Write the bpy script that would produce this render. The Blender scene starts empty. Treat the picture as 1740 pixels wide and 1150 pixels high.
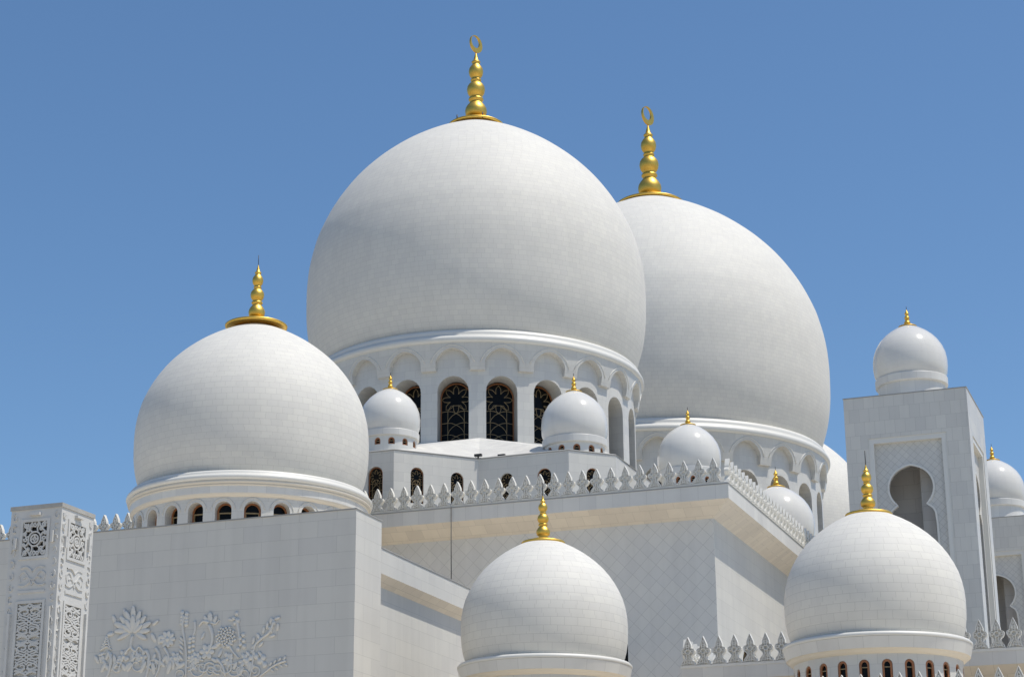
import bpy, math, random
from math import sin, cos, pi, sqrt, radians as rad
from mathutils import Vector, Matrix
from mathutils.geometry import tessellate_polygon
random.seed(7)
S = bpy.context.scene
COL = S.collection

# ------------------------------------------------------------------ camera, sky, sun, exposure
cam = bpy.data.cameras.new('camera'); co = bpy.data.objects.new('camera', cam); COL.objects.link(co)
cam.sensor_width = 36.0; cam.lens = 69.56; cam.shift_x = 0.0402; cam.clip_start = 1.0; cam.clip_end = 6000
co.location = (0, 0, 0); co.rotation_euler = (rad(90+17.73), 0, rad(21.63))
S.camera = co
SUN_EL, SUN_AZ = 67.5, 86.4            # azimuth clockwise from +Y
w = bpy.data.worlds.new('World'); S.world = w; w.use_nodes = True
nt = w.node_tree; bg = nt.nodes['Background']
sky = nt.nodes.new('ShaderNodeTexSky'); sky.sky_type = 'NISHITA'; sky.sun_disc = False
sky.sun_elevation = rad(SUN_EL); sky.sun_rotation = rad(SUN_AZ)
sky.altitude = 0; sky.air_density = 1.0; sky.dust_density = 0.7; sky.ozone_density = 7.0
hs = nt.nodes.new('ShaderNodeHueSaturation'); hs.inputs['Hue'].default_value = .496; hs.inputs['Saturation'].default_value = 1.04
nt.links.new(sky.outputs[0], hs.inputs['Color']); nt.links.new(hs.outputs[0], bg.inputs[0]); bg.inputs[1].default_value = 0.128
sl = bpy.data.lights.new('sun', 'SUN'); so = bpy.data.objects.new('sun', sl); COL.objects.link(so)
sl.energy = 4.25; sl.angle = rad(0.5); sl.color = (1.0, 0.935, 0.835)
sd = Vector((sin(rad(SUN_AZ))*cos(rad(SUN_EL)), cos(rad(SUN_AZ))*cos(rad(SUN_EL)), sin(rad(SUN_EL))))
so.rotation_euler = sd.to_track_quat('Z', 'Y').to_euler()
so.location = (0, 0, 200)
S.view_settings.view_transform = 'Standard'; S.view_settings.look = 'None'
S.view_settings.exposure = 0.0; S.view_settings.gamma = 1.0
try:
    S.cycles.max_bounces = 8; S.cycles.diffuse_bounces = 5; S.cycles.glossy_bounces = 4
except Exception: pass

GROUND = -1.6                          # the camera is at eye height, z = 0

# ------------------------------------------------------------------ materials
def newmat(name):
    m = bpy.data.materials.new(name); m.use_nodes = True
    return m, m.node_tree.nodes, m.node_tree.links, m.node_tree.nodes['Principled BSDF']

def stain(N, L, amt, scale=0.35):
    """soft large-scale variation of the stone, 1-amt .. 1"""
    tc = N.new('ShaderNodeTexCoord'); n = N.new('ShaderNodeTexNoise'); n.inputs['Scale'].default_value = scale
    n.inputs['Detail'].default_value = 6; n.inputs['Roughness'].default_value = 0.65
    L.new(tc.outputs['Object'], n.inputs['Vector'])
    r = N.new('ShaderNodeMapRange'); r.inputs[1].default_value = .3; r.inputs[2].default_value = .7
    r.inputs[3].default_value = 1-amt; r.inputs[4].default_value = 1.0
    L.new(n.outputs['Fac'], r.inputs[0]); return r.outputs[0]

def stone(name, base, tw, th, joint=0.012, var=0.05, rough=0.42, rot=0.0, jd=0.72, off=0.5, st=0.06, bump=0.15, rv=.05, spec=.4, streak=.05):
    m, N, L, B = newmat(name); B.inputs['Specular IOR Level'].default_value = spec
    uv = N.new('ShaderNodeUVMap'); mp = N.new('ShaderNodeMapping'); mp.inputs['Rotation'].default_value = (0, 0, rot)
    L.new(uv.outputs[0], mp.inputs[0])
    b = N.new('ShaderNodeTexBrick'); b.offset = off; b.squash = 1
    b.inputs['Scale'].default_value = 1; b.inputs['Mortar Size'].default_value = joint; b.inputs['Mortar Smooth'].default_value = .3
    b.inputs['Bias'].default_value = 0; b.inputs['Brick Width'].default_value = tw; b.inputs['Row Height'].default_value = th
    hi = [min(1, c*(1+var)) for c in base]; lo = [c*(1-var) for c in base]
    lo[2] = min(1, lo[2]*1.015)
    b.inputs['Color1'].default_value = (*hi, 1); b.inputs['Color2'].default_value = (*lo, 1)
    b.inputs['Mortar'].default_value = (*[c*jd for c in base], 1)
    L.new(mp.outputs[0], b.inputs['Vector'])
    mx = N.new('ShaderNodeMix'); mx.data_type = 'RGBA'; mx.blend_type = 'MULTIPLY'; mx.inputs[0].default_value = 1
    L.new(b.outputs['Color'], mx.inputs[6]); L.new(stain(N, L, st), mx.inputs[7])
    # rain streaks and grey veins
    tc = N.new('ShaderNodeTexCoord'); m2 = N.new('ShaderNodeMapping'); m2.inputs['Scale'].default_value = (1.6, 1.6, .10)
    L.new(tc.outputs['Object'], m2.inputs[0]); n2 = N.new('ShaderNodeTexNoise'); n2.inputs['Scale'].default_value = 1.0; n2.inputs['Detail'].default_value = 5; n2.inputs['Distortion'].default_value = .6
    L.new(m2.outputs[0], n2.inputs['Vector']); r2 = N.new('ShaderNodeMapRange'); r2.inputs[1].default_value = .42; r2.inputs[2].default_value = .68; r2.inputs[3].default_value = 1.0; r2.inputs[4].default_value = 1-streak
    L.new(n2.outputs['Fac'], r2.inputs[0]); mx2 = N.new('ShaderNodeMix'); mx2.data_type = 'RGBA'; mx2.blend_type = 'MULTIPLY'; mx2.inputs[0].default_value = 1
    L.new(mx.outputs[2], mx2.inputs[6]); L.new(r2.outputs[0], mx2.inputs[7]); L.new(mx2.outputs[2], B.inputs['Base Color'])
    # each slab a little more or less polished
    rr = N.new('ShaderNodeMapRange'); rr.inputs[3].default_value = rough-rv; rr.inputs[4].default_value = rough+rv
    sp = N.new('ShaderNodeRGBToBW'); L.new(b.outputs['Color'], sp.inputs[0])
    rr.inputs[1].default_value = base[0]*(1-var); rr.inputs[2].default_value = min(1, base[0]*(1+var))
    L.new(sp.outputs[0], rr.inputs[0]); L.new(rr.outputs[0], B.inputs['Roughness'])
    if bump:
        bp = N.new('ShaderNodeBump'); bp.inputs['Strength'].default_value = bump; bp.inputs['Distance'].default_value = .02; bp.invert = True
        L.new(b.outputs['Fac'], bp.inputs['Height']); L.new(bp.outputs[0], B.inputs['Normal'])
    return m

def plain(name, col, rough=.5, metal=0, st=0.0, scale=.6, bump=0, bscale=20, spec=.5):
    m, N, L, B = newmat(name); B.inputs['Specular IOR Level'].default_value = spec
    B.inputs['Roughness'].default_value = rough; B.inputs['Metallic'].default_value = metal
    if st:
        mx = N.new('ShaderNodeMix'); mx.data_type = 'RGBA'; mx.blend_type = 'MULTIPLY'; mx.inputs[0].default_value = 1
        mx.inputs[6].default_value = (*col, 1); L.new(stain(N, L, st, scale), mx.inputs[7]); L.new(mx.outputs[2], B.inputs['Base Color'])
    else: B.inputs['Base Color'].default_value = (*col, 1)
    if bump:
        tc = N.new('ShaderNodeTexCoord'); n = N.new('ShaderNodeTexNoise'); n.inputs['Scale'].default_value = bscale; n.inputs['Detail'].default_value = 4
        L.new(tc.outputs['Object'], n.inputs['Vector'])
        bp = N.new('ShaderNodeBump'); bp.inputs['Strength'].default_value = bump; bp.inputs['Distance'].default_value = .02
        L.new(n.outputs['Fac'], bp.inputs['Height']); L.new(bp.outputs[0], B.inputs['Normal'])
    return m

W = (.605, .59, .542)
M = {}
M['dome'] = stone('dome_marble', (.665, .648, .592), .56, .34, .0075, .028, .66, jd=.76, rv=.012, spec=.25, st=.045, streak=.03)
M['wall'] = stone('wall_marble', W, 1.7, .68, .008, .03, .5, jd=.76)
M['slab'] = stone('slab_marble', W, .62, .85, .008, .06, .42, jd=.70)
M['tier'] = stone('tier_marble', W, 1.2, .55, .008, .05, .42, jd=.80)
M['drum'] = stone('drum_marble', W, .75, .55, .008, .04, .42, jd=.80)
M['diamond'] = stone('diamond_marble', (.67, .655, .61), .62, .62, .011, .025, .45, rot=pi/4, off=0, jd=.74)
M['fine_diamond'] = stone('fine_diamond_marble', (.59, .582, .545), .34, .34, .010, .03, .45, rot=pi/4, off=0, jd=.66)
M['fascia'] = stone('fascia_marble', (.65, .64, .60), .95, 3.0, .008, .05, .42, off=0, jd=.76)
M['soffit'] = stone('soffit_stone', (.69, .63, .535), .95, .6, .010, .05, .5, off=.5, jd=.76)
M['moulding'] = plain('moulding_marble', (.66, .65, .605), .45, st=.05)
M['cream'] = plain('cream_stone', (.64, .59, .50), .55, st=.06)
M['roof'] = stone('roof_slab', (.64, .63, .59), .8, .5, .010, .05, .5, jd=.75)
M['polished'] = stone('polished_marble', (.65, .64, .60), .80, .46, .006, .012, .16, jd=.90, rv=.02, spec=.3, st=.05, streak=.03, bump=.04)
M['carved'] = plain('carved_stone', (.72, .705, .65), .55, st=.10, scale=2.5, bump=.25, bscale=9)
M['lamp_stone'] = plain('lamp_pillar_stone', (.58, .575, .55), .55, st=.12, scale=1.6, bump=.15, bscale=12)
M['relief'] = plain('relief_marble', (.64, .632, .595), .6, st=.06)
M['gold'] = plain('gold_leaf', (.80, .52, .11), .45, 1.0, st=.12, scale=3, bump=.08, bscale=30)
M['glass'] = plain('dark_glass', (.006, .006, .006), .12, spec=.09)
M['bronze'] = plain('bronze_frame', (.30, .12, .045), .45)
M['grille'] = plain('brass_grille', (.30, .22, .115), .5, .2)
M['coping'] = plain('grey_coping', (.30, .30, .29), .6)
M['dark'] = plain('dark_metal', (.03, .03, .03), .5)
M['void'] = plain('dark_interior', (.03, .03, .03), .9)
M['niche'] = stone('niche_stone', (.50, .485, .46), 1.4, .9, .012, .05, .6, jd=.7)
M['bounce_terrace'] = stone('bounce_paving', (.80, .73, .61), .8, .8, .01, .05, .5, off=0)  # kept pale so the added terrace and roofs bounce light onto the hall front
M['courtyard'] = stone('courtyard_marble', (.66, .585, .46), 1.2, 1.2, .01, .04, .5, off=0)
M['ground'] = stone('sandy_paving', (.40, .34, .25), 1.2, 1.2, .01, .06, .5, off=0)

# ------------------------------------------------------------------ mesh helpers
class MB:
    def __init__(s): s.v = []; s.f = []; s.uv = []; s.sm = []
    def add(s, vs, fs, uvs=None, smooth=False):
        n = len(s.v); s.v += [tuple(p) for p in vs]
        for i, f in enumerate(fs):
            s.f.append([n+k for k in f]); s.uv.append(uvs[i] if uvs else None); s.sm.append(smooth)
    def quad(s, a, b, c, d, uv=None, smooth=False): s.add([a, b, c, d], [(0, 1, 2, 3)], [uv] if uv else None, smooth)
    def box(s, x0, x1, y0, y1, z0, z1):
        p = [(x, y, z) for z in (z0, z1) for y in (y0, y1) for x in (x0, x1)]
        s.add(p, [(0, 2, 3, 1), (4, 5, 7, 6), (0, 1, 5, 4), (2, 6, 7, 3), (0, 4, 6, 2), (1, 3, 7, 5)])
    def prism(s, poly, z0, z1):
        """plan polygon (counter-clockwise) raised from z0 to z1"""
        n = len(poly); vs = [(x, y, z0) for x, y in poly]+[(x, y, z1) for x, y in poly]
        fs = [tuple(range(n-1, -1, -1)), tuple(range(n, 2*n))]+[(i, (i+1) % n, n+(i+1) % n, n+i) for i in range(n)]
        s.add(vs, fs)
    def tube(s, pts, r, n=6, closed=False, taper=None):
        pts = [Vector(p) for p in pts]; m = len(pts); base = len(s.v); rings = []
        prev = None
        for i, p in enumerate(pts):
            t = (pts[(i+1) % m]-pts[i-1]) if closed else (pts[min(i+1, m-1)]-pts[max(i-1, 0)])
            if t.length < 1e-9: t = Vector((0, 0, 1))
            t.normalize()
            a = prev if prev is not None else (Vector((0, 0, 1)) if abs(t.z) < .9 else Vector((1, 0, 0)))
            a = (a-t*a.dot(t))
            if a.length < 1e-6: a = t.orthogonal()
            a.normalize(); b = t.cross(a); prev = a
            rr = r*(taper[i] if taper else 1)
            rings.append([p+(a*cos(2*pi*k/n)+b*sin(2*pi*k/n))*rr for k in range(n)])
        vs = [q for g in rings for q in g]; fs = []
        for i in range(m if closed else m-1):
            j = (i+1) % m
            for k in range(n): fs.append((i*n+k, i*n+(k+1) % n, j*n+(k+1) % n, j*n+k))
        if not closed: fs += [tuple(range(n-1, -1, -1)), tuple((m-1)*n+k for k in range(n))]
        s.add(vs, fs, smooth=True)
    def ellipsoid(s, c, ax, ay, az, nu=10, nv=6):
        """ax, ay, az: half axes as vectors"""
        c = Vector(c); ax = Vector(ax); ay = Vector(ay); az = Vector(az); vs = [c-az]
        for i in range(1, nv):
            t = -pi/2+pi*i/nv
            for k in range(nu): a = 2*pi*k/nu; vs.append(c+ax*cos(a)*cos(t)+ay*sin(a)*cos(t)+az*sin(t))
        vs.append(c+az); fs = []
        for k in range(nu): fs.append((0, 1+(k+1) % nu, 1+k)); fs.append((len(vs)-1, 1+(nv-2)*nu+k, 1+(nv-2)*nu+(k+1) % nu))
        for i in range(nv-2):
            for k in range(nu): a = 1+i*nu; fs.append((a+k, a+(k+1) % nu, a+nu+(k+1) % nu, a+nu+k))
        s.add(vs, fs, smooth=True)
    def revolve(s, prof, n=64, smooth=True, cap=False, sharp=False):
        """profile of (r, z) turned about the local z axis; u, v in metres"""
        v0 = 0
        for i in range(len(prof)-1):
            (ra, za), (rb, zb) = prof[i], prof[i+1]; dl = math.hypot(rb-ra, zb-za)
            base = len(s.v); rm = (ra+rb)/2
            if smooth and not sharp: continue
        rings = []; 
        if smooth and not sharp:
            base = len(s.v)
            for r, z in prof: s.v += [(r*cos(2*pi*k/n), r*sin(2*pi*k/n), z) for k in range(n)]
            for i in range(len(prof)-1):
                (ra, za), (rb, zb) = prof[i], prof[i+1]; dl = math.hypot(rb-ra, zb-za); rm = max(ra, rb)
                for k in range(n):
                    s.f.append([base+i*n+k, base+i*n+(k+1) % n, base+(i+1)*n+(k+1) % n, base+(i+1)*n+k])
                    u0, u1 = 2*pi*k/n*rm, 2*pi*(k+1)/n*rm
                    s.uv.append([(u0, v0), (u1, v0), (u1, v0+dl), (u0, v0+dl)]); s.sm.append(True)
                v0 += dl
        else:
            for i in range(len(prof)-1):
                (ra, za), (rb, zb) = prof[i], prof[i+1]; dl = math.hypot(rb-ra, zb-za); rm = max(ra, rb); base = len(s.v)
                for r, z in (prof[i], prof[i+1]): s.v += [(r*cos(2*pi*k/n), r*sin(2*pi*k/n), z) for k in range(n)]
                for k in range(n):
                    s.f.append([base+k, base+(k+1) % n, base+n+(k+1) % n, base+n+k])
                    u0, u1 = 2*pi*k/n*rm, 2*pi*(k+1)/n*rm
                    s.uv.append([(u0, v0), (u1, v0), (u1, v0+dl), (u0, v0+dl)]); s.sm.append(True)
                v0 += dl
    def mesh(s, name, mat):
        me = bpy.data.meshes.new(name); me.from_pydata(s.v, [], s.f); me.materials.append(mat)
        lay = me.uv_layers.new(name='UVMap'); li = 0
        for i, p in enumerate(me.polygons):
            p.use_smooth = s.sm[i]
            if s.uv[i]:
                for k, u in enumerate(s.uv[i]): lay.data[p.loop_start+k].uv = u
            else:
                nn = p.normal
                if abs(nn.z) > .8: f = lambda q: (q.x, q.y)
                else:
                    t = Vector((-nn.y, nn.x, 0)).normalized(); up = nn.cross(t)
                    if up.z < 0: up = -up
                    f = (lambda q, t=t, up=up: (q.dot(t), q.z if abs(nn.z) < .05 else q.dot(up)))
                for k in range(p.loop_total): lay.data[p.loop_start+k].uv = f(me.vertices[p.vertices[k]].co)
        me.validate(); return me
    def build(s, name, mat, parent=None, loc=None):
        o = bpy.data.objects.new(name, s.mesh(name, mat)); COL.objects.link(o)
        if parent: o.parent = parent
        if loc: o.location = loc
        return o

def thing(name, label, cat, loc=(0, 0, 0), rz=0, group=None):
    o = bpy.data.objects.new(name, None); COL.objects.link(o); o.empty_display_size = .5
    o.location = loc; o.rotation_euler = (0, 0, rz); o['label'] = label; o['category'] = cat
    if group: o['group'] = group
    return o
def tag(o, label, cat, group=None):
    o['label'] = label; o['category'] = cat
    if group: o['group'] = group
    return o
def copy_part(o, parent, loc=None, rz=None):
    """a copy of a part together with its sub-parts"""
    c = o.copy(); COL.objects.link(c); c.parent = parent
    if loc is not None: c.location = loc
    if rz is not None: c.rotation_euler = (0, 0, rz)
    for ch in list(o.children): g = ch.copy(); COL.objects.link(g); g.parent = c
    return c
def copy_thing(o, loc, label=None, rz=None):
    c = o.copy(); COL.objects.link(c); c.location = loc
    if label: c['label'] = label
    if rz is not None: c.rotation_euler = (0, 0, rz)
    for ch in list(o.children): copy_part(ch, c)
    return c

def pierced(mb, s0, s1, z0, z1, ops, depth, mp, seg=12, uvo=0):
    """a wall from s0 to s1 with round-headed openings (centre, half width, sill, spring); mp(s, z, depth, centre) -> point"""
    def q(a, za, zb, b, zc, zd, c):   # front quad a(za..zb) b(zc..zd)
        mb.quad(mp(a, za, 0, c), mp(b, zc, 0, c), mp(b, zd, 0, c), mp(a, zb, 0, c), [(a+uvo, za), (b+uvo, zc), (b+uvo, zd), (a+uvo, zb)])
    def strip(a, b, za, zb, c):
        n = max(1, int(abs(b-a)/.6)); 
        for i in range(n):
            x, y = a+(b-a)*i/n, a+(b-a)*(i+1)/n; q(x, za, zb, y, za, zb, c)
    cur = s0
    for (c, a, zb, zs) in ops:
        strip(cur, c-a, z0, z1, c)
        pts = [(c-a*cos(pi*i/seg), zs+a*sin(pi*i/seg)) for i in range(seg+1)]
        for i in range(seg):
            (sa, ta), (sb, tb) = pts[i], pts[i+1]
            if zb > z0: q(sa, z0, zb, sb, z0, zb, c)
            q(sa, ta, z1, sb, tb, z1, c)
            mb.quad(mp(sa, ta, 0, c), mp(sb, tb, 0, c), mp(sb, tb, depth, c), mp(sa, ta, depth, c), None, True)
            mb.quad(mp(sb, zb, 0, c), mp(sa, zb, 0, c), mp(sa, zb, depth, c), mp(sb, zb, depth, c))
        mb.quad(mp(c-a, zb, 0, c), mp(c-a, zs, 0, c), mp(c-a, zs, depth, c), mp(c-a, zb, depth, c))
        mb.quad(mp(c+a, zs, 0, c), mp(c+a, zb, 0, c), mp(c+a, zb, depth, c), mp(c+a, zs, depth, c))
        cur = c+a
    strip(cur, s1, z0, z1, ops[-1][0] if ops else s0)

def plate_hole(mb, outer, holes, mp, depth, uvs=True):
    """a flat plate with holes; outlines in (s, z); mp(s, z, depth) -> point; the holes get reveals"""
    loops = [outer]+holes; flat = [p for l in loops for p in l]
    tris = tessellate_polygon([[Vector((x, z, 0)) for x, z in l] for l in loops])
    mb.add([mp(x, z, 0) for x, z in flat], [tuple(t) for t in tris], [[flat[k] for k in t] for t in tris])
    for l in holes:
        for i in range(len(l)):
            a, b = l[i], l[(i+1) % len(l)]
            mb.quad(mp(*a, 0), mp(*b, 0), mp(*b, depth), mp(*a, depth))

RC = [0]
def curve(pts, k=4):
    """Catmull-Rom through the points"""
    n = len(pts); out = []
    for i in range(n-1):
        p = (pts[max(i-1, 0)], pts[i], pts[i+1], pts[min(i+2, n-1)])
        for j in range(k):
            t = j/k; out.append(tuple(.5*((2*b)+(-a+c)*t+(2*a-5*b+4*c-e)*t*t+(-a+3*b-3*c+e)*t**3) for a, b, c, e in zip(*p)))
    return out+[pts[-1]]
def ribbon(mb, pts, wd, th, mp, closed=False):
    """a flat raised band along a polyline in (s, z); every band a hair higher than the last so crossings never share a plane"""
    RC[0] = (RC[0]+7) % 23; th = th+RC[0]*.0009
    m = len(pts); L = []; R = []
    for i, (x, z) in enumerate(pts):
        a = pts[(i-1) % m] if closed else pts[max(i-1, 0)]; b = pts[(i+1) % m] if closed else pts[min(i+1, m-1)]
        dx, dz = b[0]-a[0], b[1]-a[1]; l = math.hypot(dx, dz) or 1; nx, nz = -dz/l*wd/2, dx/l*wd/2
        L.append((x+nx, z+nz)); R.append((x-nx, z-nz))
    for i in range(m if closed else m-1):
        j = (i+1) % m
        mb.quad(mp(*R[i], th), mp(*R[j], th), mp(*L[j], th), mp(*L[i], th))
        mb.quad(mp(*L[i], th), mp(*L[j], th), mp(*L[j], 0), mp(*L[i], 0))
        mb.quad(mp(*R[j], th), mp(*R[i], th), mp(*R[i], 0), mp(*R[j], 0))

# ------------------------------------------------------------------ windows (local: x across, -y outward, z up from the sill)
def window_meshes(a, hs, lattice=True, simple=False):
    """half width a, spring height hs -> pane, frame, grille meshes"""
    H = hs+a; arch = [(-a, 0)]+[(-a*cos(pi*i/14), hs+a*sin(pi*i/14)) for i in range(15)]+[(a, 0)]
    p = MB(); n = len(arch)
    p.add([(x, 0, z) for x, z in arch]+[(x, .05, z) for x, z in arch], [tuple(range(n-1, -1, -1)), tuple(range(n, 2*n))]+[(i, (i+1) % n, n+(i+1) % n, n+i) for i in range(n)])
    f = MB(); fw = max(.035, a*.065)*(2.2 if simple else 1); mp = lambda x, z, d: (x, -d, z)
    inner = [(x*(1-fw/2/a), max(z, fw/2)*(1-fw/2/H) if z > hs else max(z, fw/2)) for x, z in arch]
    ribbon(f, inner, fw, .07, mp, True)
    g = MB(); gw = a*(.03 if lattice else .12); th = .05
    def both(pts): ribbon(g, pts, gw, th, mp); ribbon(g, [(-x, z) for x, z in pts], gw, th*.9, mp)
    if simple:
        g2 = hs*.93
        ribbon(g, [(-a*.95, g2), (a*.95, g2)], gw*1.3, th, mp)
        both([(a*.78, 0), (a*.78, g2)])
    else:
        t = .185*H; v = .54*a
        both([(v, 0), (v, .56*H)])
        for k in range(3):
            b = k*t+.01*H
            both([(v, b), (v*.82, b+.3*t), (v*.45, b+.58*t), (0, b+.78*t), (-v*.5, b+.92*t), (-v, b+.96*t), (-a*.96, b+.88*t)])
        cz = .74*H; rr = min(.225*H, .97*a)
        for k in range(8):
            th0 = pi/2+k*pi/4
            P = lambda ang, q: (q*rr*cos(th0+ang), cz+q*rr*sin(th0+ang))
            pet = [P(-pi/8, .42), P(-.30, .62), P(-.20, .8), P(0, 1.0), P(.20, .8), P(.30, .62), P(pi/8, .42)]
            ok = all(abs(x) < a*.97 for x, z in pet)
            ribbon(g, [(max(-a*.97, min(a*.97, x)), z) for x, z in pet], gw, th, mp)
        both([(v, .56*H), (v*.6, .645*H), (0, cz-.42*rr)])
    return p.mesh('window', M['glass']), f.mesh('frame', M['bronze']), g.mesh('grille', M['grille'])

def window(meshes, parent, loc, rz):
    o = bpy.data.objects.new('window', meshes[0]); COL.objects.link(o); o.parent = parent; o.location = loc; o.rotation_euler = (0, 0, rz)
    for nm, me in (('frame', meshes[1]), ('grille', meshes[2])):
        c = bpy.data.objects.new(nm, me); COL.objects.link(c); c.parent = o
    return o

# ------------------------------------------------------------------ domes
PROF = [(.90, -.50), (.925, -.47), (.957, -.375), (.975, -.31), (.988, -.24), (.997, -.155), (1.0, -.06), (1.0, .02), (.994, .12), (.982, .20), (.966, .27), (.948, .335),
        (.918, .41), (.88, .49), (.83, .575), (.77, .66), (.71, .73), (.645, .795), (.575, .855), (.50, .912), (.42, .964), (.34, 1.01), (.26, 1.05), (.18, 1.088), (.10, 1.12), (.03, 1.143), (.001, 1.15)]
def smooth_prof(R, zs):
    """finely sampled profile of the shared dome shape (Catmull-Rom)"""
    out = []
    for i in range(len(PROF)-1):
        p0, p1, p2, p3 = PROF[max(i-1, 0)], PROF[i], PROF[i+1], PROF[min(i+2, len(PROF)-1)]
        for k in range(6):
            t = k/6; q = []
            for d in (0, 1):
                a, b, c, e = p0[d], p1[d], p2[d], p3[d]
                q.append(.5*((2*b)+(-a+c)*t+(2*a-5*b+4*c-e)*t*t+(-a+3*b-3*c+e)*t**3))
            out.append((max(q[0], .0005)*R, q[1]*R*(zs if q[1] > 0 else 1)))
    out.append((.0005*R, PROF[-1][1]*R*zs)); return out
def dome_shell(R, zs=1.0, course=.34, tile=.56, n=144):
    """courses of slabs: each course is one ring whose u runs over a whole number of slabs"""
    pr = smooth_prof(R, zs); acc = [0]
    for i in range(1, len(pr)): acc.append(acc[-1]+math.hypot(pr[i][0]-pr[i-1][0], pr[i][1]-pr[i-1][1]))
    nc = int(round(acc[-1]/course)); mb = MB(); rings = []
    for c in range(nc+1):
        t = acc[-1]*c/nc; j = 0
        while j < len(acc)-2 and acc[j+1] < t: j += 1
        k = (t-acc[j])/max(1e-9, acc[j+1]-acc[j]); rings.append((pr[j][0]+(pr[j+1][0]-pr[j][0])*k, pr[j][1]+(pr[j+1][1]-pr[j][1])*k))
    for r, z in rings: mb.v += [(r*cos(2*pi*k/n), r*sin(2*pi*k/n), z) for k in range(n)]
    for i in range(nc):
        cnt = max(6, round(2*pi*max(rings[i][0], rings[i+1][0])/tile)); o = random.random()*.3
        for k in range(n):
            mb.f.append([i*n+k, i*n+(k+1) % n, (i+1)*n+(k+1) % n, (i+1)*n+k]); mb.sm.append(True)
            u0, u1 = (k/n*cnt+o)*tile, ((k+1)/n*cnt+o)*tile
            mb.uv.append([(u0, i*course), (u1, i*course), (u1, (i+1)*course), (u0, (i+1)*course)])
    return mb

def finial(parent, z, s, plate_r, plate_th=.1, crescent=False, rod=0.0, thick=1.0, turn=0.0, flare=.05):
    """gilded turned finial, s = height of the spindle above the plate"""
    b = [(.105, .045), (.10, .05), (.118, .06), (.13, .09), (.135, .135), (.128, .175), (.108, .215), (.082, .25), (.072, .265), (.074, .275), (.09, .29), (.093, .305), (.088, .32), (.072, .33), (.066, .34),
         (.085, .36), (.104, .395), (.112, .444), (.105, .49), (.085, .525), (.060, .55), (.050, .56), (.064, .572), (.067, .585), (.06, .597), (.046, .605), (.065, .625), (.083, .66), (.09, .706), (.084, .75),
         (.065, .785), (.046, .81), (.042, .825), (.053, .838), (.055, .852), (.046, .862), (.034, .87), (.025, .91), (.014, .955), (.002, 1.0)]
    k = thick; fq = lambda z: flare+(1-flare)*(z-.045)/.955
    b = [(.24, .0), (.17, .012), (.13, .15*flare+.012), (.105, .5*flare), (.092, .8*flare), (.088, .97*flare)]+[(r, fq(z)) for r, z in b[1:]]
    mb = MB(); mb.revolve([(r*s*k, zz*s) for r, zz in b], 28)
    sp = mb.build('finial', M['gold'], parent, (0, 0, z))
    pl = MB(); pr = plate_r
    pl.revolve([(pr*.4, -plate_th*.6), (pr*.95, -plate_th*1.0), (pr, -plate_th*.7), (pr*1.005, -plate_th*.25), (pr*.97, plate_th*.0), (pr*.6, pr*.09), (.22*s*k, pr*.13), (.13*s*k, pr*.15)], 56)
    pl.build('plate', M['gold'], sp)
    if crescent:
        c = MB(); ro = s*.114; cz = s+ro*.92; m = 40; vs = []
        ri = ro*.70; off = ro*.25; tn = rad(35)   # inner circle shifted towards the opening
        for side in (-1, 1):
            for i in range(m+1):
                a = tn+rad(6)+(2*pi-rad(12))*i/m+pi/2
                x, zz = ro*cos(a), ro*sin(a)
                # inner rim: along the same ray, where it meets the shifted inner circle
                ox, oz = off*cos(tn+pi/2), off*sin(tn+pi/2)
                dx, dz = cos(a), sin(a); bq = dx*ox+dz*oz; cq = ox*ox+oz*oz-ri*ri; t = bq+sqrt(max(0, bq*bq-cq))
                t = min(t, ro*.985)
                vs.append((x, side*ro*.09, cz+zz)); vs.append((t*dx, side*ro*.09, cz+t*dz))
        N = 2*(m+1); fs = []
        for i in range(m):
            a, b2 = 2*i, 2*i+2
            fs += [(a, a+1, b2+1, b2), (N+a, N+b2, N+b2+1, N+a+1), (a, b2, N+b2, N+a), (a+1, N+a+1, N+b2+1, b2+1)]
        fs += [(0, N, N+1, 1), (2*m, 2*m+1, N+2*m+1, N+2*m)]
        c.add(vs, fs); o = c.build('crescent', M['gold'], sp); o.rotation_euler = (0, 0, turn)
    if rod:
        r = MB(); r.tube([(0, 0, s*.97), (0, 0, s+rod)], .018, 5); r.build('rod', M['dark'], sp)
    return sp

def toward(x, y): return math.atan2(-y, -x)       # direction from a point to the camera

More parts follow.
